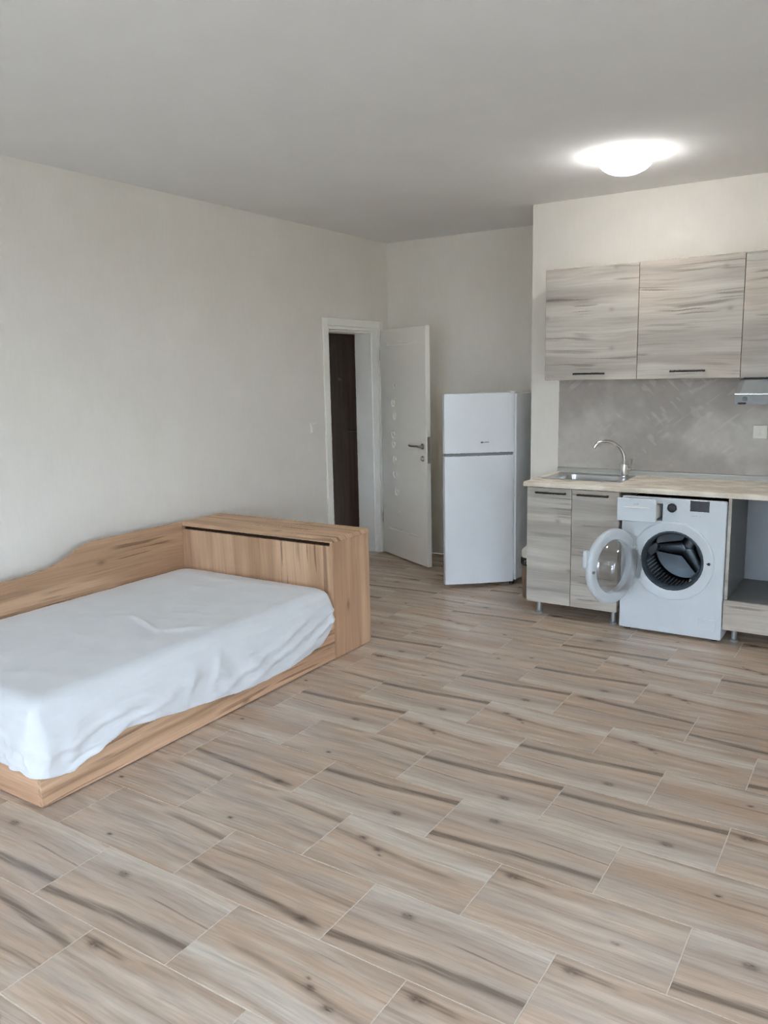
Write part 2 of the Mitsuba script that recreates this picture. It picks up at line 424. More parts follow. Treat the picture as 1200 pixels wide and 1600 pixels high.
def tile_ply(wd, dp, cu, cv, pr, flip):
    """A tile of the given size cut from the print; 18 triangles with a chamfer."""
    k = (round(wd, 4), round(dp, 4), round(cu, 4), round(cv, 4), pr, flip)
    if k not in tile_cache:
        c = 0.0011
        ring = lambda i, z: [[i, i, z], [wd - i, i, z], [wd - i, dp - i, z], [i, dp - i, z]]
        v = np.array(ring(0, -.0012) + ring(0, -.0006) + ring(c, 0.0))
        f = []
        for a in (0, 4):
            for i in range(4):
                j = (i + 1) % 4
                f += [[a + i, a + j, a + 4 + j], [a + i, a + 4 + j, a + 4 + i]]
        f += [[8, 9, 10], [8, 10, 11]]
        u, q = (v[:, 0] + cu) / (PX - GAP), (v[:, 1] + cv) / (PY - GAP)
        u, q = np.clip(u, .002, .998), np.clip(q, .002, .998)
        if flip:
            u, q = 1 - u, 1 - q
        tile_cache[k] = mikit.ply((v, np.array(f)), 'm_tile', uv=np.stack([u + pr, q], 1))
    return tile_cache[k]


last = None
for r in range(-8, 17):
    for n in range(0, 10):
        gx0 = (XE if r % 2 == 0 else XO) + (n - 1) * PX
        gy0 = Y0 + r * PY
        x0, x1, y0, y1 = max(gx0 + GAP / 2, .002), min(gx0 + PX - GAP / 2, XR - .002), max(gy0 + GAP / 2, YN + .002), min(gy0 + PY - GAP / 2, YB - .002)
        if x0 > XK - .02:
            y1 = min(y1, YK - .002)
        elif x1 > XK and y1 > YK:
            x1 = XK - .002 if y1 > YK + .05 else x1
            y1 = y1 if y1 > YK + .05 else YK - .002
        if x1 - x0 < .02 or y1 - y0 < .02:
            continue
        ch = next((c for (rr, xx), c in SPEC.items() if rr == r and abs(gx0 - xx) < 0.12), None)
        h = int(rng.integers(0, 12))
        if h == last:
            h = (h + 5) % 12
        last = h
        pr, fl = ch if ch else (h // 2, h % 2)
        add('tile', tile_ply(x1 - x0, y1 - y0, x0 - gx0 - GAP / 2, y0 - gy0 - GAP / 2, pr, fl), None, 'floor', to_world=T().translate([x0, y0, 0]))

# ---------------------------------------------------------------- hallway beyond the doorway, with the dark entrance door
HX0, HYB = -1.55, 6.32
add('wall_hall', cat(cube(HX0 - .15, HX0, 4.7, HYB + .15, 0, H), cube(HX0 - .15, -.22, 4.55, 4.7, 0, H),
                     cube(HX0, -1.42, HYB, HYB + .15, 0, H), cube(-.32, -.22, HYB, HYB + .15, 0, H), cube(-1.42, -.32, HYB, HYB + .15, 2.03, H), cube(-1.42, -.32, HYB + .12, HYB + .15, 0, 2.03)), 'm_wall', **S)
thing('wall_hall', 'wall of the hallway seen through the open inner doorway', 'wall')
d2 = 'door_2'
thing(d2, 'dark brown entrance door seen through the narrow gap of the inner doorway', 'door', kind='structure')
add('leaf', bx(-1.36, -.38, HYB + .01, HYB + .06, .012, 1.965, .003), 'm_dark_door', d2)
add('frame', cat(bx(-1.42, -.32, HYB - .015, HYB + .1, 1.968, 2.03, .004), bx(-1.42, -1.363, HYB - .015, HYB + .1, 0, 1.968, .004), bx(-.377, -.32, HYB - .015, HYB + .1, 0, 1.968, .004)), 'm_dark_door', d2)
add('peephole', cat(rbx(-.69, -.655, HYB - .002, HYB + .012, 1.535, 1.562, .004)), 'm_chrome', d2, label='small metal plate at eye height')
add('handle', cat(tube([(-.455, HYB + .012, 1.055), (-.455, HYB - .04, 1.055)], .01), tube([(-.452, HYB - .04, 1.055), (-.52, HYB - .042, 1.057), (-.585, HYB - .035, 1.06)], .008), bx(-.475, -.435, HYB + .003, HYB + .012, .95, 1.11, .003)), 'm_nickel', d2, smooth=40, label='metal lever handle')

# ---------------------------------------------------------------- inner white door: frame, lining, open leaf
d1 = 'door_1'
thing(d1, 'cream white moulded interior door standing open beside the fridge', 'door', kind='structure')
AW, AO = 0.066, 0.014


def profile(a, b, zlo, zhi):
    return bx(0.0005, AO, a, b, zlo, zhi, .004)


add('architrave', cat(profile(DY0 - AW, DY0 - .004, 0, DZ + AW)), 'm_white_trim', d1)
add('architrave', cat(profile(DY1 + .004, DY1 + AW, 0, DZ + AW)), 'm_white_trim', d1)
add('architrave', cat(profile(DY0 - .004, DY1 + .004, DZ + .004, DZ + AW)), 'm_white_trim', d1)
# lining of the reveal with a rebate
add('lining', cat(bx(-.225, .004, DY0 - .003, DY0 + .022, 0, DZ, .002), bx(-.225, -.05, DY0 + .022, DY0 + .032, 0, DZ - .012, .002)), 'm_white_trim', d1)
add('lining', cat(bx(-.225, .004, DY1 - .022, DY1 + .003, 0, DZ, .002), bx(-.225, -.05, DY1 - .032, DY1 - .022, 0, DZ - .012, .002)), 'm_white_trim', d1)
add('lining', cat(bx(-.225, .004, DY0 + .022, DY1 - .022, DZ - .02, DZ + .003, .002), bx(-.225, -.05, DY0 + .032, DY1 - .032, DZ - .034, DZ - .02, .002)), 'm_white_trim', d1)
# leaf frame: s runs from the hinge along the leaf, q out of its visible face
HP, LD = np.array([.035, 5.955]), np.array([.876, -.4823])
LD /= np.linalg.norm(LD)
LN = np.array([LD[1], -LD[0]])          # out of the visible face, towards the camera
LEAF = np.eye(4)
LEAF[:3, 0] = [*LD, 0]
LEAF[:3, 1] = [*(-LN), 0]
LEAF[:3, 2] = [0, 0, 1]
LEAF[:3, 3] = [*HP, 0]


def on_leaf(m):
    m = tm(m).copy()
    m.apply_transform(LEAF)
    return m


LW = 0.752
leaf = man(rbx(0, LW, 0, .042, .012, 1.955, .004, 12))
grooves = [m3.Manifold.hull(m3.Manifold.sphere(.013, 16).translate([a, -.005, z0]) + m3.Manifold.sphere(.013, 16).translate([b, -.005, z1]))
           for a, b, z0, z1 in ((.12, .63, .250, .250), (.13, .63, 1.83, 1.83))]
for gr in grooves:
    leaf = leaf - gr
DOTS = [(.25, 1.490), (.215, 1.345), (.24, 1.232), (.205, 1.075), (.212, .990), (.225, .860), (.225, .735), (.25, .585), (.28, .410)]
for a, z in DOTS:
    ringm = man(lathe([(0.016, -.004), (.036, -.004), (.036, .000), (.024, .010), (.014, .001), (.016, -.004)], 28, 'y', (a, 0, z)))
    leaf = leaf - ringm
add('leaf', on_leaf(leaf), 'm_white_door', d1, smooth=35)
hx, hz = .700, 1.003
add('handle', on_leaf(cat(lathe([(0, 0), (.024, 0), (.024, -.008), (.012, -.010), (.010, -.045), (0, -.046)], 32, 'y', (hx, 0, hz)),
                          tube(spline([(hx, -.045, hz), (hx - .04, -.05, hz + .003), (hx - .09, -.05, hz - .001), (hx - .145, -.048, hz + .004)], 16), .0085))), 'm_nickel', d1, smooth=40, label='brushed metal lever handle')
add('lock_rose', on_leaf(cat(lathe([(0, 0), (.022, 0), (.022, -.007), (0, -.008)], 32, 'y', (hx, 0, .905)), bx(hx - .005, hx + .005, -.022, -.006, .893, .917, .002))), 'm_nickel', d1, smooth=40, label='round key rose')
add('lock_plate', on_leaf(bx(LW - .001, LW + .0025, .008, .036, .868, 1.083, .001)), 'm_nickel', d1, label='metal lock plate on the door edge')
for hz_ in (.28, 1.7):
    add('hinge', tube([(.026, 5.972, hz_), (.026, 5.972, hz_ + .09)], .008), 'm_nickel', d1, smooth=40)

# light switch
ls = 'light_switch'
thing(ls, 'small cream light switch on the wall left of the inner doorway', 'light switch')
add('plate', rbx(.0, .009, 4.985, 5.065, 1.140, 1.222, .004), 'm_white_plastic', ls, smooth=40)
add('rocker', rbx(.006, .0135, 5.000, 5.050, 1.155, 1.207, .003), 'm_white_plastic', ls, smooth=40)

# ---------------------------------------------------------------- ceiling lamp
cl = 'ceiling_light'
LC = (2.555, 4.50)
thing(cl, 'round white glass dome lamp glowing on the ceiling in front of the kitchen', 'ceiling light')
add('base', lathe([(0, H), (.126, H), (.130, H - .006), (.130, H - .014), (.127, H - .0165), (0, H - .0165)], 64, 'z', (*LC, 0)), 'm_white_plastic', cl, smooth=40)
th = np.linspace(0, 1, 14)
dome = [(.146 * math.cos(a * math.pi / 2) if a < 1 else 0.0, H - .018 - .088 * math.sin(a * math.pi / 2)) for a in th]
dome = [(0.0, H - .0168), (.136, H - .0168)] + dome
dm = lathe(dome, 64, 'z', (*LC, 0))
dm.fix_normals()
add('glass_dome', dm, 'm_white_plastic', cl, smooth=30, label='glowing white glass dome', emitter={'type': 'area', 'radiance': {'type': 'rgb', 'value': [LAMP * 1.0, LAMP * 0.985, LAMP * 0.98]}})

# ---------------------------------------------------------------- bed
bd = 'bed'
thing(bd, 'low oak bed with a curved back panel along the cream wall', 'bed')
BX0, BX1, BY0, BY1 = .108, 1.295, 1.634, 3.488
add('side_rail', bx(BX1 - .018, BX1, BY0, BY1, .006, .285, .0012), 'm_oak_y', bd)
add('end_board', bx(BX0, BX1 - .018, BY0, BY0 + .018, .006, .285, .0012), 'm_oak_x', bd)
prof = [(1.634, .006), (BY1, .006), (BY1, .694)]
zs = [(2.86, .694), (2.827, .6925), (2.79, .688), (2.763, .682), (2.73, .670), (2.70, .656), (2.667, .640), (2.635, .625), (2.60, .613), (2.56, .603), (2.52, .596), (2.46, .589), (2.40, .585), (2.33, .583)]
prof += zs + [(1.634, .583)]
add('back_panel', prism(prof, BX0, BX0 + .018, 'yz'), 'm_oak_y', bd)
add('base_board', bx(BX0 + .018, BX1 - .018, BY0 + .018, BY1, .18, .20, .001), 'm_oak_y', bd)

hc = 'headboard_cabinet'
CY0, CY1, CZ = 3.490, 3.850, .694
thing(hc, 'oak storage headboard cabinet with a dark slot at the far end of the bed', 'cabinet')
add('top_panel', bx(BX0, BX1, CY0, CY1, CZ - .025, CZ, .001), 'm_oak_x', hc)
add('side_panel', bx(BX1 - .019, BX1, CY0, CY1, .004, CZ - .0255, .001), 'm_oak_z', hc)
add('side_panel', bx(BX0, BX0 + .019, CY0, CY1, .004, CZ - .0255, .001), 'm_oak_z', hc)
add('front_flap', bx(BX0 + .02, BX1 - .020, CY0 + .001, CY0 + .019, .004, .649, .001), 'm_oak_z', hc)
add('back_board', bx(BX0 + .02, BX1 - .020, CY1 - .02, CY1 - .002, .004, CZ - .0255, .001), 'm_oak_z', hc)
add('slot_shade', bx(BX0 + .02, BX1 - .020, CY0 + .022, CY0 + .03, .60, CZ - .0255, .001), 'm_slot_shade', hc, label='board behind the slot painted dark as its shade')  # solid board, the shade of the slot painted on it

# sheet drawn over the mattress
TOP, RAD = .418, .062
X0, X1, YA, YZ = .137, 1.290, 1.630, 3.483


def rrect(X0, X1, YA, YZ, rc, n_side=90, n_c=26):
    """Rounded rectangle, anticlockwise from the near right corner's end; centre line points with outward normals."""
    P, N = [], []
    cs = [(X1 - rc[1], YZ - rc[1], 0, rc[1]), (X0 + rc[2], YZ - rc[2], 90, rc[2]), (X0 + rc[3], YA + rc[3], 180, rc[3]), (X1 - rc[0], YA + rc[0], 270, rc[0])]
    for i, (cx, cy, a0, r) in enumerate(cs):
        for a in np.radians(np.linspace(a0, a0 + 90, n_c)):
            P.append([cx + r * math.cos(a), cy + r * math.sin(a)])
            N.append([math.cos(a), math.sin(a)])
        nx, ny, na, nr = cs[(i + 1) % 4]
        e = np.radians(a0 + 90)
        q0, q1 = np.array(P[-1]), np.array([nx + nr * math.cos(e), ny + nr * math.sin(e)])
        k = n_side if i % 2 else int(n_side * .6)
        k = int(n_side * (1.0 if i in (1, 3) else .6))
        for t_ in np.linspace(0, 1, k + 2)[1:-1]:
            P.append(list(q0 + (q1 - q0) * t_))
            N.append([math.cos(e), math.sin(e)])
    return np.array(P), np.array(N)


P, N = rrect(X0, X1, YA, YZ, (.035, .045, .08, .06))
inner, _ = rrect(X0 + RAD, X1 - RAD, YA + RAD, YZ - RAD, (.05, .06, .05, .05))
n = len(P)
wr = np.clip(N[:, 0], 0, 1)            # weight of the right side
wn = np.clip(-N[:, 1], 0, 1)           # weight of the near end
hem_r = np.interp(P[:, 1], [1.63, 1.70, 1.76, 1.90, 2.02, 2.2, 2.39, 2.77, 3.06, 3.34, 3.40, 3.48], [.130, .112, .106, .155, .172, .150, .125, .085, .087, .130, .165, .225])
hem_n = np.interp(P[:, 0], [.13, .6, 1.057, 1.15, 1.24, 1.27], [.22, .19, .157, .150, .148, .135])
hem = np.full(n, .27)
hem = hem * (1 - np.clip(wr + wn, 0, 1)) + (hem_r * wr ** 2 + hem_n * wn ** 2) / np.maximum(wr ** 2 + wn ** 2, 1e-6) * np.clip(wr + wn, 0, 1)
arc = np.r_[0, np.cumsum(np.linalg.norm(np.diff(P, axis=0), axis=1))]
free = np.clip(wr + wn, 0, 1)
rows = []
cx, cy = (X0 + X1) / 2, (YA + YZ) / 2
C = np.array([cx, cy])


def wrinkle(x, y):
    q = np.stack([x * 2.2 + y * .8, y * 7 - x * 2, np.zeros_like(x)], -1)
    w_ = (meshkit.fbm(q, 4, 3) - .5) * .013 + (meshkit.fbm(q * np.array([2.2, 3.2, 1]) + 9, 3, 5) - .5) * .009
    for (ax, ay, bx_, by, amp, wid) in ((.75, 2.55, 1.12, 2.42, .011, .016), (.62, 2.75, .95, 2.86, .005, .018), (1.0, 2.40, 1.25, 2.66, .010, .016), (.5, 3.1, 1.2, 3.2, .004, .02), (.3, 2.3, .9, 2.2, .003, .02)):
        d = np.array([bx_ - ax, by - ay])
        L = np.linalg.norm(d)
        d /= L
        s_ = (x - ax) * d[0] + (y - ay) * d[1]
        e_ = -(x - ax) * d[1] + (y - ay) * d[0]
        w_ += amp * np.exp(-(e_ / wid) ** 2) * np.exp(-((s_ - L / 2) / (L * .5)) ** 4)
    return w_


for k in np.linspace(0.02, 1, 46):
    q = C + (inner - C) * k
    crown = .006 * (1 - k ** 4)
    rows.append(np.c_[q, TOP + crown + wrinkle(q[:, 0], q[:, 1]) * np.clip((1.06 - k) * 6, 0.35, 1)])
for a in np.radians(np.linspace(12, 90, 8)):
    q = inner + (P - inner) * math.sin(a)
    rows.append(np.c_[q, TOP - RAD + RAD * math.cos(a) + wrinkle(q[:, 0], q[:, 1]) * .35])
nr = 22
for k in np.linspace(0.04, 1, nr):
    z = (TOP - RAD) * (1 - k) + hem * k
    bulge = free * (.034 * math.sin(min(k * 1.25, 1) * math.pi / 2) - .014 * k)
    ph = arc * 1.0
    fold = np.sin(ph * 9 + 4 * k + 1.5 * np.sin(ph * 3.1)) * .004 + np.sin(ph * 23 - 5 * k + 2 * np.sin(ph * 5)) * .0025
    q3 = np.stack([arc * 7 + z * 10, z * 16 - arc * 2.5, np.zeros(n)], -1)
    fold += (meshkit.fbm(q3, 3, 11) - .5) * .034 + (meshkit.fbm(q3 * np.array([2.6, 1.5, 1]) + 4, 3, 12) - .5) * .016
    # drawn folds at the near right corner
    cw = np.exp(-(((P[:, 0] - X1) ** 2 + (P[:, 1] - YA) ** 2) / .15 ** 2))
    fold += .012 * np.sin(arc * 62 + k * 3) * np.clip(cw, 0, 1) * k
    for ya, za, yb, zb, amp, wid in ((3.44, .36, 2.55, .13, .010, .014), (3.46, .30, 2.75, .11, .009, .011), (3.35, .38, 2.95, .20, .009, .013), (3.47, .25, 3.05, .10, .008, .010), (2.62, .39, 2.50, .14, .008, .022),
                                     (2.46, .38, 2.36, .16, .009, .02), (2.30, .22, 1.72, .16, .010, .016), (2.05, .26, 1.66, .20, .010, .014), (2.02, .19, 1.74, .11, .009, .012), (1.95, .34, 1.66, .33, .007, .02), (2.85, .37, 2.70, .17, .006, .02)):
        d_ = np.array([yb - ya, zb - za])
        L_ = np.linalg.norm(d_)
        d_ /= L_
        s_ = (P[:, 1] - ya) * d_[0] + (z - za) * d_[1]
        e_ = -(P[:, 1] - ya) * d_[1] + (z - za) * d_[0]
        fold += wr * amp * 1.5 * np.exp(-(e_ / wid) ** 2) * np.exp(-((s_ - L_ / 2) / (L_ * .52)) ** 4)
    for xa, amp, wid in ((1.16, .012, .012), (1.21, .010, .010), (1.25, .012, .010), (1.05, .006, .02), (.9, .006, .03)):
        fold += wn * amp * np.exp(-((P[:, 0] - xa - .05 * (k - .5)) / wid) ** 2) * k
    o = np.maximum(bulge + fold * min(1, .35 + k) * free, (.006 + .012 * min(k * 4, 1)) * free) + .012 * cw * min(k * 2, 1)
    rows.append(np.c_[P + N * (o * 1.0)[:, None] - N * (.003 * (1 - free))[:, None], z])
# hem turned in
rows.append(rows[-1] + np.c_[-N * .004 * free[:, None], np.full(n, -.001)])
V = np.vstack(rows)
f = []
i = np.arange(n)
j = (i + 1) % n
for k in range(len(rows) - 1):
    A, B, Cc, D = k * n + i, k * n + j, (k + 1) * n + j, (k + 1) * n + i
    f += [np.stack([A, Cc, B], 1), np.stack([A, D, Cc], 1)]
m = len(V)
V = np.vstack([V, [cx, cy, TOP + .006 + float(wrinkle(np.array([cx]), np.array([cy]))[0])]])
f.append(np.stack([i, j, i * 0 + m], 1))
sh = trimesh.Trimesh(V, np.vstack(f), process=False)
sh.fix_normals()
add('bed_sheet', sh, 'm_sheet', smooth=True)
thing('bed_sheet', 'rumpled white sheet drawn over the mattress on the oak bed', 'sheet')

# ---------------------------------------------------------------- fridge: body against the wall, both doors swung out on the right hinge
fg = 'fridge'
thing(fg, 'white two-door fridge freezer standing between the open door and the kitchen', 'fridge')
FX1, FW, FY0, FY1, FH = 1.528, .54, 5.455, 5.98, 1.425
body = cube(FX1 - FW, FX1, FY0, FY1, .045, FH) - cube(FX1 - FW + .04, FX1 - .04, FY0 - .1, FY1 - .06, .10, .97) - cube(FX1 - FW + .04, FX1 - .04, FY0 - .1, FY1 - .06, 1.03, FH - .045)
add('body', body, 'm_white_enamel', fg)
for z in (.35, .60, .82):
    add('shelf', bx(FX1 - FW + .042, FX1 - .042, FY0 + .06, FY1 - .062, z, z + .006, .001), 'm_inner_white', fg)
for x in (FX1 - FW + .05, FX1 - .05):
    for y in (FY0 + .04, FY1 - .05):
        add('foot', lathe([(0, 0), (.018, 0), (.018, .03), (.012, .034), (.012, .0455), (0, .0455)], 20, 'z', (x, y, 0)), 'm_black', fg, smooth=40)
FA = math.radians(40.5)
FD = np.array([-math.cos(FA), -math.sin(FA)])     # from the hinge along the doors
FN = np.array([math.sin(FA), -math.cos(FA)])      # out of the doors' outer face
FM = np.eye(4)
FM[:3, 0] = [*(-FD), 0]          # x: from the free edge to the hinge
FM[:3, 1] = [*(-FN), 0]          # y: inwards
FM[:3, 3] = [*(np.array([1.121, 5.104])), 0]
DW, DT = .525, .055


def on_door(m):
    m = tm(m).copy()
    m.apply_transform(FM)
    return m


def door_shell(z0, z1):
    """A door slab with a gently bowed front and round long edges."""
    r = .014
    xs = np.linspace(0, 1, 25)
    pts = [(r + (DW - 2 * r) * a, -.008 * math.sin(math.pi * a)) for a in xs]
    pts = [(.004, DT - .002), (0, DT - .01), (0, r), (r * .3, r * .3)] + pts + [(DW - r * .3, r * .3), (DW, r), (DW, DT - .01), (DW - .004, DT - .002)]
    return prism(pts, z0, z1, 'xy')


add('freezer_door', on_door(door_shell(1.008, 1.434)), 'm_white_enamel', fg, smooth=30)
add('fridge_door', on_door(door_shell(.035, .985)), 'm_white_enamel', fg, smooth=30)
add('handle_trim', on_door(cat(prism([(.01, .012), (.06, .004), (DW / 2, -.004), (DW - .06, .004), (DW - .01, .012), (DW - .01, DT - .01), (.01, DT - .01)], .984, 1.009, 'xy'))), 'm_grey_gap', fg, label='grey grip strip between the two doors')
for z0, z1 in ((1.02, 1.42), (.06, .97)):
    add('gasket', on_door(cat(bx(.02, DW - .02, DT - .001, DT + .010, z0, z0 + .018, .002), bx(.02, DW - .02, DT - .001, DT + .010, z1 - .018, z1, .002), bx(.02, .038, DT - .001, DT + .010, z0 + .018, z1 - .018, .002), bx(DW - .038, DW - .02, DT - .001, DT + .010, z0 + .018, z1 - .018, .002))), 'm_grey_gap', fg)
add('hinge_cap', on_door(rbx(DW - .035, DW + .004, .004, DT + .02, 1.4345, 1.447, .005, 12)), 'm_white_plastic', fg, smooth=40)
lg = [tube([(.268, -.0085, 1.083), (.286, -.0085, 1.083)], .006, 12)]
for k in range(4):
    lg.append(bx(.292 + k * .010, .299 + k * .010, -.0095, -.006, 1.079, 1.087, .0005))
add('badge', on_door(cat(*lg)), 'm_ink', fg, label='small grey badge')

# ---------------------------------------------------------------- kitchen
YF = 4.823              # face of the base units
WT0, WT1 = .852, .884   # worktop
KX1 = 3.72


def handle(parent, x0, x1, y, z, h=.011):
    out = .028
    bar = rbx(x0, x1, y - out, y - out + .010, z - h / 2, z + h / 2, .0045, 14)
    posts = [bx(x - .006, x + .006, y - out + .006, y, z - h / 2 + .001, z + h / 2 - .001, .001) for x in (x0 + .012, x1 - .012)]
    return add('handle', cat(bar, *posts), 'm_black', parent, smooth=40, label='black bar handle')


def leg(parent, x, y, h=.09):
    return add('leg', lathe([(0, 0), (.024, 0), (.024, .006), (.015, .016), (.015, h - .006), (.022, h - .004), (.022, h), (0, h)], 24, 'z', (x, y, 0)), 'm_leg', parent, smooth=40, label='grey metal leg')


bc = 'base_cabinet'
thing(bc, 'bleached grey-beige sink base cabinet with two doors and short metal legs', 'cabinet')
add('body', cat(bx(1.880, 1.898, YF + .018, 5.40, .092, WT0 - .001, .001), bx(2.460, 2.478, YF + .018, 5.40, .092, WT0 - .001, .001), bx(1.898, 2.460, YF + .018, 5.40, .092, .110, .001),
                bx(1.898, 2.460, 5.385, 5.395, .110, WT0 - .001, .001)), 'm_plank', bc)
for x0, x1, a, b in ((1.881, 2.1775, 1.942, 2.148), (2.1805, 2.477, 2.217, 2.418)):
    d = add('door', bx(x0, x1, YF - .001, YF + .0165, .092, WT0 - .004, .0015), 'm_plank', bc)
    handle(d, a, b, YF - .001, .8185)
for x, y in ((1.945, 4.895), (2.44, 4.895), (1.945, 5.33), (2.44, 5.33)):
    leg(bc, x, y, .092)

oc = 'oven_cabinet'
thing(oc, 'open bleached grey-beige base cabinet with an empty oven niche right of the washing machine', 'cabinet')
sp = add('side_panel', bx(3.096, 3.114, YF + .001, 5.39, .092, WT0 - .001, .001), 'm_niche_shade', oc, label='inner panel with the shade of the niche put into its grey')
add('edge_band', bx(3.096, 3.114, YF, YF + .001, .264, WT0 - .001, .0003), 'm_plank', sp)
sp = add('side_panel', bx(3.682, 3.700, YF + .001, 5.39, .092, WT0 - .001, .001), 'm_niche_shade', oc, label='inner panel with the shade of the niche put into its grey')
add('edge_band', bx(3.682, 3.700, YF, YF + .001, .264, WT0 - .001, .0003), 'm_plank', sp)
add('shelf', bx(3.114, 3.682, YF, 5.39, .245, .262, .001), 'm_niche_shade', oc)
add('back_board', bx(3.114, 3.682, 5.385, 5.39, .262, WT0 - .001, .001), 'm_niche_back_shade', oc)  # board added over the bare wall, niche shade in its grey
add('bottom_board', bx(3.114, 3.682, YF, 5.39, .092, .110, .001), 'm_plank', oc)
add('drawer_front', bx(3.097, 3.699, YF - .0185, YF - .001, .088, .262, .0015), 'm_plank', oc)
for x, y in ((3.15, 4.90), (3.65, 4.90), (3.15, 5.33), (3.65, 5.33)):
    leg(oc, x, y, .092)

# worktop with a cut-out for the sink
wt = 'worktop'
thing(wt, 'pale beige stone-look worktop over the sink cabinet and washing machine', 'worktop')
yf = 4.806
pr = [(YK - .002, WT0), (YK - .002, WT1)] + [(yf + .012 - .012 * math.sin(a), WT1 - .012 + .012 * math.cos(a)) for a in np.linspace(0, math.pi / 2, 7)] + [(yf + .006 - .006 * math.cos(a), WT0 + .006 - .006 * math.sin(a)) for a in np.linspace(0, math.pi / 2, 5)]
SX0, SX1, SY0, SY1 = 1.912, 2.432, 4.978, 5.350
add('top', man(prism(pr, 1.860, KX1, 'yz')) - cube(SX0 + .02, SX1 - .02, SY0 + .02, SY1 - .02, .8, .95), 'm_worktop', wt, smooth=30)
add('edge_strip', prism([(YK - .002, WT1), (YK - .002, WT1 + .030), (YK - .010, WT1 + .030), (YK - .018, WT1 + .022), (YK - .022, WT1 + .008), (YK - .024, WT1)], 1.862, KX1, 'yz'), 'm_strip', wt, smooth=30, label='grey sealing strip along the wall')
add('backsplash', bx(1.862, KX1, YK - .0085, YK - .0005, WT1 + .031, 1.518, .001), 'm_backsplash')
thing('backsplash', 'grey-beige concrete-look splashback panel between worktop and wall cabinets', 'backsplash')

# sink
sk = 'sink'
thing(sk, 'rectangular stainless steel inset sink in the worktop above the two-door cabinet', 'sink')


def rr2(x0, x1, y0, y1, r):
    from shapely.geometry import box
    return box(x0 + r, y0 + r, x1 - r, y1 - r).buffer(r, quad_segs=8)


B0 = (2.005, 2.395, 5.008, 5.252)
rim = prism(rr2(SX0, SX1, SY0, SY1, .02).difference(rr2(*B0, .05)), WT1, WT1 + .0035, 'xy')
add('rim', rim, 'm_steel', sk, smooth=30)
bz = [rr2(B0[0] + k, B0[1] - k, B0[2] + k, B0[3] - k, .05) for k in (0, .006, .012, .03)]
zz = [WT1 + .003, WT1 - .05, WT1 - .14, WT1 - .16]
vs, fs = [], []
m_ = 80
for pol, z in zip(bz, zz):
    ln = pol.exterior
    q = np.array([ln.interpolate(t_ / m_, normalized=True).coords[0] for t_ in range(m_)])
    vs.append(np.c_[q, np.full(m_, z)])
i_ = np.arange(m_)
j_ = (i_ + 1) % m_
for k in range(3):
    A, B, Cc, D = k * m_ + i_, k * m_ + j_, (k + 1) * m_ + j_, (k + 1) * m_ + i_
    fs += [np.stack([A, B, Cc], 1), np.stack([A, Cc, D], 1)]
vs = np.vstack(vs)
fs.append(np.stack([3 * m_ + i_, 3 * m_ + j_, i_ * 0 + len(vs)], 1))
vs = np.vstack([vs, [2.2, 5.13, zz[-1] - .004]])
add('basin', trimesh.Trimesh(vs, np.vstack(fs), process=False), 'm_steel', sk, smooth=35)
add('drain', lathe([(0, .004), (.012, .004), (.014, .001), (.03, .001), (.034, .0035), (.036, 0), (0, -.002)], 32, 'z', (2.2, 5.13, zz[-1] - .002)), 'm_chrome', sk, smooth=40)
add('overflow', lathe([(0, 0), (.013, 0), (.015, .003), (.009, .004), (0, .002)], 24, 'z', (1.962, 5.30, WT1 + .0035)), 'm_chrome', sk, smooth=40)

# tap
tp = 'tap'
thing(tp, 'chrome swan-neck mixer tap at the back right corner of the sink', 'tap')
TX, TY = 2.362, 5.300
zt = WT1 + .0035
add('body', lathe([(0, 0), (.028, 0), (.028, .006), (.0235, .010), (.0235, .072), (.021, .078), (0, .079)], 32, 'z', (TX, TY, zt)), 'm_chrome', tp, smooth=40)
add('spout', tube(spline([(TX, TY, zt + .077), (TX - .002, TY - .004, zt + .13), (TX - .028, TY - .02, zt + .19), (TX - .085, TY - .06, zt + .228), (TX - .145, TY - .1, zt + .222), (TX - .168, TY - .115, zt + .19)], 40), np.r_[np.full(34, .0105), np.full(6, .0125)], 20), 'm_chrome', tp, smooth=50)
add('lever', cat(lathe([(0, 0), (.013, 0), (.013, .022), (0, .023)], 24, 'x', (TX + .022, TY, zt + .048)), tube([(TX + .036, TY, zt + .048), (TX + .05, TY - .012, zt + .085), (TX + .058, TY - .02, zt + .115)], .0065, 14)), 'm_chrome', tp, smooth=40)

# wall cabinets
YC = 5.103
UZ0, UZ1 = 1.520, 2.222
ULAB = ['bleached grey-beige wall cabinet above the sink, left end of its row', 'bleached grey-beige wall cabinet in the middle of the row above the washing machine', 'bleached grey-beige wall cabinet above the extractor hood at the right edge']
for k, (x0, x1, hh) in enumerate(((1.878, 2.478, (2.077, 2.284, 1.559)), (2.478, 3.074, (2.680, 2.885, 1.565)), (3.074, 3.674, (3.278, 3.484, 1.565)))):
    key = 'wall_cabinet' + (f'_{k:03d}' if k else '')
    thing(key, ULAB[k], 'cabinet', 'wall cabinets above the worktop')
    add('body', cat(bx(x0 + .001, x0 + .017, YC + .019, YK, UZ0, UZ1, .001), bx(x1 - .017, x1 - .001, YC + .019, YK, UZ0, UZ1, .001), bx(x0 + .017, x1 - .017, YC + .019, YK, UZ0, UZ0 + .016, .001),
                    bx(x0 + .017, x1 - .017, YC + .019, YK, UZ1 - .016, UZ1, .001), bx(x0 + .017, x1 - .017, YK - .006, YK, UZ0 + .016, UZ1 - .016, .001)), 'm_plank', key)
    d = add('door', bx(x0 + .0015, x1 - .0015, YC, YC + .0175, UZ0, UZ1, .0015), 'm_plank', key)
    if hh:
        handle(d, hh[0], hh[1], YC, hh[2])

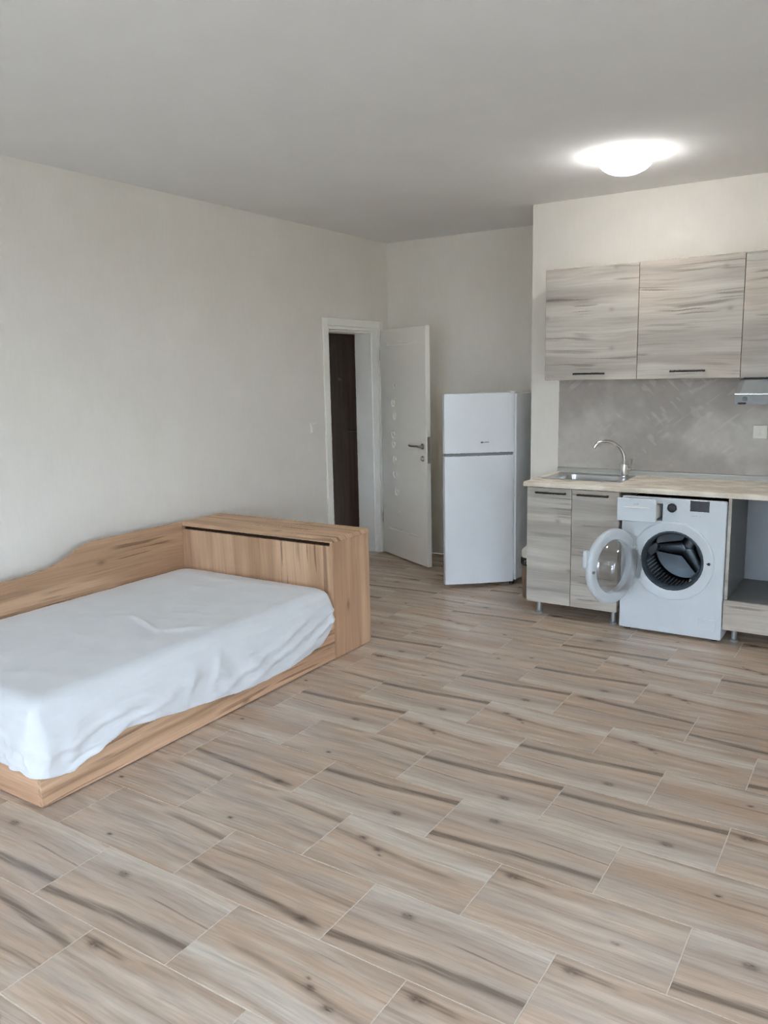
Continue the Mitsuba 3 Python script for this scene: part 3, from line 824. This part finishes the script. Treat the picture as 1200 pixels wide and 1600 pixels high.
# extractor hood
hd = 'extractor_hood'
thing(hd, 'slim grey extractor hood under the rightmost wall cabinet', 'extractor hood')
HXa, HXb = 3.074, 3.674
add('body', prism([(YK - .009, 1.372), (YK - .009, 1.512), (5.118, 1.512), (4.972, 1.436), (4.968, 1.430), (4.968, 1.372)], HXa, HXb, 'yz'), 'm_hood', hd)
add('visor', prism([(5.106, 1.5125), (5.100, 1.5125), (4.952, 1.4355), (4.955, 1.4315), (4.974, 1.4375)], HXa + .03, HXb - .03, 'yz'), 'm_hood_glass', hd, label='grey glass visor')
add('lip', bx(HXa - .001, HXb + .001, 4.948, 4.968, 1.426, 1.4345, .003), 'm_chrome', hd, label='bright lip along the front edge')
add('gap_shade', bx(HXa + .02, HXb - .02, 5.09, 5.118, 1.5128, 1.5198, .001), 'm_black', hd)  # black strip standing in for shade in the gap under the cabinet
add('button', lathe([(0, 0), (.013, 0), (.012, -.005), (0, -.006)], 24, 'y', (3.128, 4.968, 1.404)), 'm_ink', hd, smooth=40)
add('button', rbx(3.092, 3.135, 4.958, 4.969, 1.3725, 1.382, .003, 10), 'm_black', hd, smooth=40, label='black slider switch')

# wall socket
so = 'wall_socket'
thing(so, 'white earthed wall socket on the splashback at the right edge', 'socket')
ys = YK - .0085
pl = man(rbx(3.116, 3.196, ys - .010, ys, 1.145, 1.227, .004, 12)) - man(lathe([(0, -.03), (.0215, -.03), (.0205, .002), (0, .002)], 36, 'y', (3.156, ys - .004, 1.186)))
add('plate', pl, 'm_white_plastic', so, smooth=30)
add('contact', cat(*[lathe([(0, 0), (.0027, 0), (.0027, -.0015), (0, -.0016)], 12, 'y', (3.156 + s_, ys - .0015, 1.186)) for s_ in (-.0095, .0095)], *[bx(3.153, 3.159, ys - .009, ys - .001, 1.186 + s_ - .002, 1.186 + s_ + .002, .0005) for s_ in (-.019, .019)]), 'm_nickel', so)

# ---------------------------------------------------------------- washing machine
wm = 'washing_machine'
thing(wm, 'white front-loading washing machine with its round door open and detergent drawer pulled out', 'washing machine')
WX0_, WX1_, WY0, WY1, WZa, WZb = 2.500, 3.092, 4.806, 5.36, .016, .834
DC = (2.802, .462)
shell = man(rbx(WX0_, WX1_, WY0, WY1, WZa, WZb, .008, 12)) - man(lathe([(0, -.05), (.176, -.05), (.176, .04), (.245, .045), (.245, .43), (0, .43)], 72, 'y', (DC[0], WY0, DC[1])))
shell = shell - cube(2.512, 2.740, WY0 - .05, WY0 + .2, .696, .799)
shell = shell - cube(2.49, 3.11, WY0 + .024, WY1 + .01, .800, .9)
add('body', shell, 'm_washer', wm, smooth=30)
add('dark_inside', bx(2.508, 3.084, WY0 + .0245, WY1 - .004, .796, .8015, .001), 'm_black', wm, label='black sheet standing in for the dark open inside below the worktop')  # black sheet in place of the shaded inside of the lidless machine
add('door_surround', lathe([(.177, -.002), (.186, -.007), (.205, -.006), (.226, -.010), (.236, -.007), (.238, 0.0), (.177, 0.0), (.177, -.002)], 96, 'y', (DC[0], WY0, DC[1])), 'm_washer', wm, smooth=50)
add('gasket', lathe([(.178, -.006), (.172, -.009), (.166, -.004), (.160, .016), (.157, .026), (.157, .042), (.166, .048), (.180, .044), (.180, 0), (.178, -.006)], 96, 'y', (DC[0], WY0, DC[1])), 'm_gasket', wm, smooth=50, label='dark grey rubber gasket')
dr_ = add('drum', lathe([(.160, .046), (.196, .054), (.200, .10), (.200, .34), (.186, .372), (.12, .385), (0, .385)], 96, 'y', (DC[0], WY0, DC[1])), 'm_drum_steel', wm, smooth=35, label='dark steel drum')
bumps = []
for a in np.radians(np.arange(0, 360, 6)):
    for yy in (.095, .150, .205, .260, .315):
        c, s_ = math.cos(a), math.sin(a)
        bumps.append(tube([(DC[0] + .1985 * c, WY0 + yy, DC[1] + .1985 * s_), (DC[0] + .1985 * c, WY0 + yy + .038, DC[1] + .1985 * s_)], .0040, 6))
add('perforation', cat(*bumps), 'm_steel', dr_, kind='stuff')
for a in (62, 182, 302):
    R = np.eye(4)
    q = math.radians(a)
    R[:3, 0] = [math.cos(q), 0, math.sin(q)]
    R[:3, 2] = [-math.sin(q), 0, math.cos(q)]
    R[:3, 3] = [DC[0], WY0, DC[1]]
    pd = prism([(.201, -.040), (.201, .040), (.170, .020), (.150, .0), (.170, -.020)], .12, .365, 'xz')
    pd.apply_transform(R)
    add('paddle', pd, 'm_steel', dr_, smooth=50)
    arm = tm(m3.Manifold.hull(m3.Manifold.sphere(.052, 24).scale([1, .45, 1]).translate([.02, .385, 0]) + m3.Manifold.sphere(.030, 20).scale([1, .5, 1]).translate([.165, .380, 0])))
    arm.apply_transform(R)
    add('spider_arm', arm, 'm_drum_steel', dr_, smooth=50)
# control panel
PY0 = WY0
kb = add('knob', cat(lathe([(0, 0), (.027, 0), (.027, -.003), (.0225, -.004), (.0215, -.022), (.019, -.024), (0, -.024)], 48, 'y', (2.792, PY0, .778))), 'm_black', wm, smooth=40, label='black programme knob')
add('display', bx(2.893, 2.998, PY0 - .002, PY0 + .003, .766, .829, .001), 'm_black_gloss', wm, label='black display panel')
add('panel_line', cat(bx(2.90, 2.935, PY0 - .0008, PY0 + .001, .7385, .7400, .0002), bx(2.945, 2.965, PY0 - .0008, PY0 + .001, .7390, .7400, .0002)), 'm_ink', wm)
dw = add('detergent_drawer', cat(rbx(2.504, 2.731, PY0 - .118, PY0 - .098, .701, .838, .006, 14)), 'm_washer', wm, smooth=40)
add('tray', tm(cube(2.522, 2.714, PY0 - .099, PY0 + .17, .712, .792) - cube(2.526, 2.618, PY0 - .095, PY0 + .15, .716, .9) - cube(2.622, 2.710, PY0 - .095, PY0 + .15, .716, .9)), 'm_white_plastic', dw)
add('grip', bx(2.535, 2.690, PY0 - .1205, PY0 - .117, .783, .788, .0015), 'm_white_plastic', dw)
add('print', cat(bx(2.600, 2.634, PY0 - .1186, PY0 - .117, .8060, .8078, .0003), bx(2.604, 2.630, PY0 - .1186, PY0 - .117, .8005, .8018, .0003)), 'm_ink', dw, label='two tiny grey lines of print')
add('filter_flap', cat(bx(2.965, 3.060, PY0 - .0015, PY0 + .002, .062, .135, .001), bx(2.985, 3.040, PY0 - .004, PY0, .128, .1325, .001)), 'm_washer', wm)
add('latch', cat(bx(3.004, 3.016, PY0 - .0115, PY0 - .006, .458, .474, .001), bx(2.998, 3.022, PY0 - .0105, PY0 - .006, .464, .468, .0005)), 'm_black', wm, label='black door latch slot')
add('hinge', cat(bx(2.585, 2.606, PY0 - .03, PY0 + .002, .395, .525, .004)), 'm_washer', wm)
for x in (2.54, 3.05):
    for y in (4.86, 5.31):
        add('foot', lathe([(0, 0), (.02, 0), (.02, .008), (.01, .010), (.01, .018), (0, .018)], 20, 'z', (x, y, 0)), 'm_black', wm, smooth=40)
# the open door: local x away from the hinge, y into the machine when closed, z up
DM = np.eye(4)
oa = math.radians(-110)
DM[:3, 0] = [math.cos(oa), math.sin(oa), 0]
DM[:3, 1] = [-math.sin(oa), math.cos(oa), 0]
DM[:3, 3] = [2.602, PY0 - .022, DC[1] - .014]
DR = .223


def on_port(m):
    m = tm(m).copy()
    m.apply_transform(DM)
    return m


pd_ = add('door', on_port(lathe([(.158, .004), (.165, .010), (.200, .012), (.220, .008), (DR, -.004), (DR - .002, -.020), (DR - .014, -.036), (.190, -.042), (.166, -.038), (.158, -.03), (.158, .004)], 96, 'y', (DR, 0, 0))), 'm_washer', wm, smooth=50)
add('glass_bowl', on_port(lathe([(.160, .006), (.156, .012), (.148, .03), (.142, .07), (.136, .092), (.124, .108), (.09, .116), (.04, .119), (0, .120)], 72, 'y', (DR, 0, 0))), 'm_glass', pd_, smooth=50, label='clear glass bowl')
add('cover_glass', on_port(lathe([(.163, -.034), (.10, -.041), (0, -.044)], 72, 'y', (DR, 0, 0))), 'm_glass', pd_, smooth=50)
add('grip', on_port(rbx(2 * DR - .030, 2 * DR + .010, -.040, -.012, .02, .12, .009, 14)), 'm_washer', pd_, smooth=40)
add('catch', on_port(bx(2 * DR - .034, 2 * DR - .018, .008, .020, -.012, .004, .002)), 'm_grey_gap', pd_)

# ---------------------------------------------------------------- small waste bin between fridge and cabinet
bn = 'waste_bin'
BC = (1.768, 5.215)
thing(bn, 'small brown waste bin with a dark rim on the floor between fridge and sink cabinet', 'waste bin')
add('body', lathe([(0, .004), (.070, .004), (.074, .012), (.082, .245), (.078, .245), (.070, .015), (0, .012)], 40, 'z', (*BC, 0)), 'm_bin', bn, smooth=40)
rimp = [lathe([(.084, .242), (.086, .246), (.086, .252), (.081, .252), (.081, .242), (.084, .242)], 40, 'z', (*BC, 0)), lathe([(.084, .288), (.086, .290), (.086, .296), (.081, .296), (.081, .288), (.084, .288)], 40, 'z', (*BC, 0))]
for a in np.radians(np.arange(0, 360, 12)):
    rimp.append(tube([(BC[0] + .0835 * math.cos(a), BC[1] + .0835 * math.sin(a), .250), (BC[0] + .0835 * math.cos(a), BC[1] + .0835 * math.sin(a), .290)], .004, 6))
add('rim', cat(*rimp), 'm_black', bn, smooth=40, label='dark lattice rim')
bg = lathe([(.078, .23), (.079, .298), (.083, .315), (.078, .345), (.060, .365), (.03, .385), (.010, .40), (0, .401)], 40, 'z', (*BC, 0))
v = np.array(bg.vertices)
v[:, :2] += (meshkit.fbm(v * 45, 3, 2) - .5)[:, None] * .014
v[:, 2] += (meshkit.fbm(v * 38 + 7, 3, 4) - .5) * .02
bg.vertices = v
add('liner', bg, 'm_bag', bn, smooth=True, label='pale crumpled liner bag')
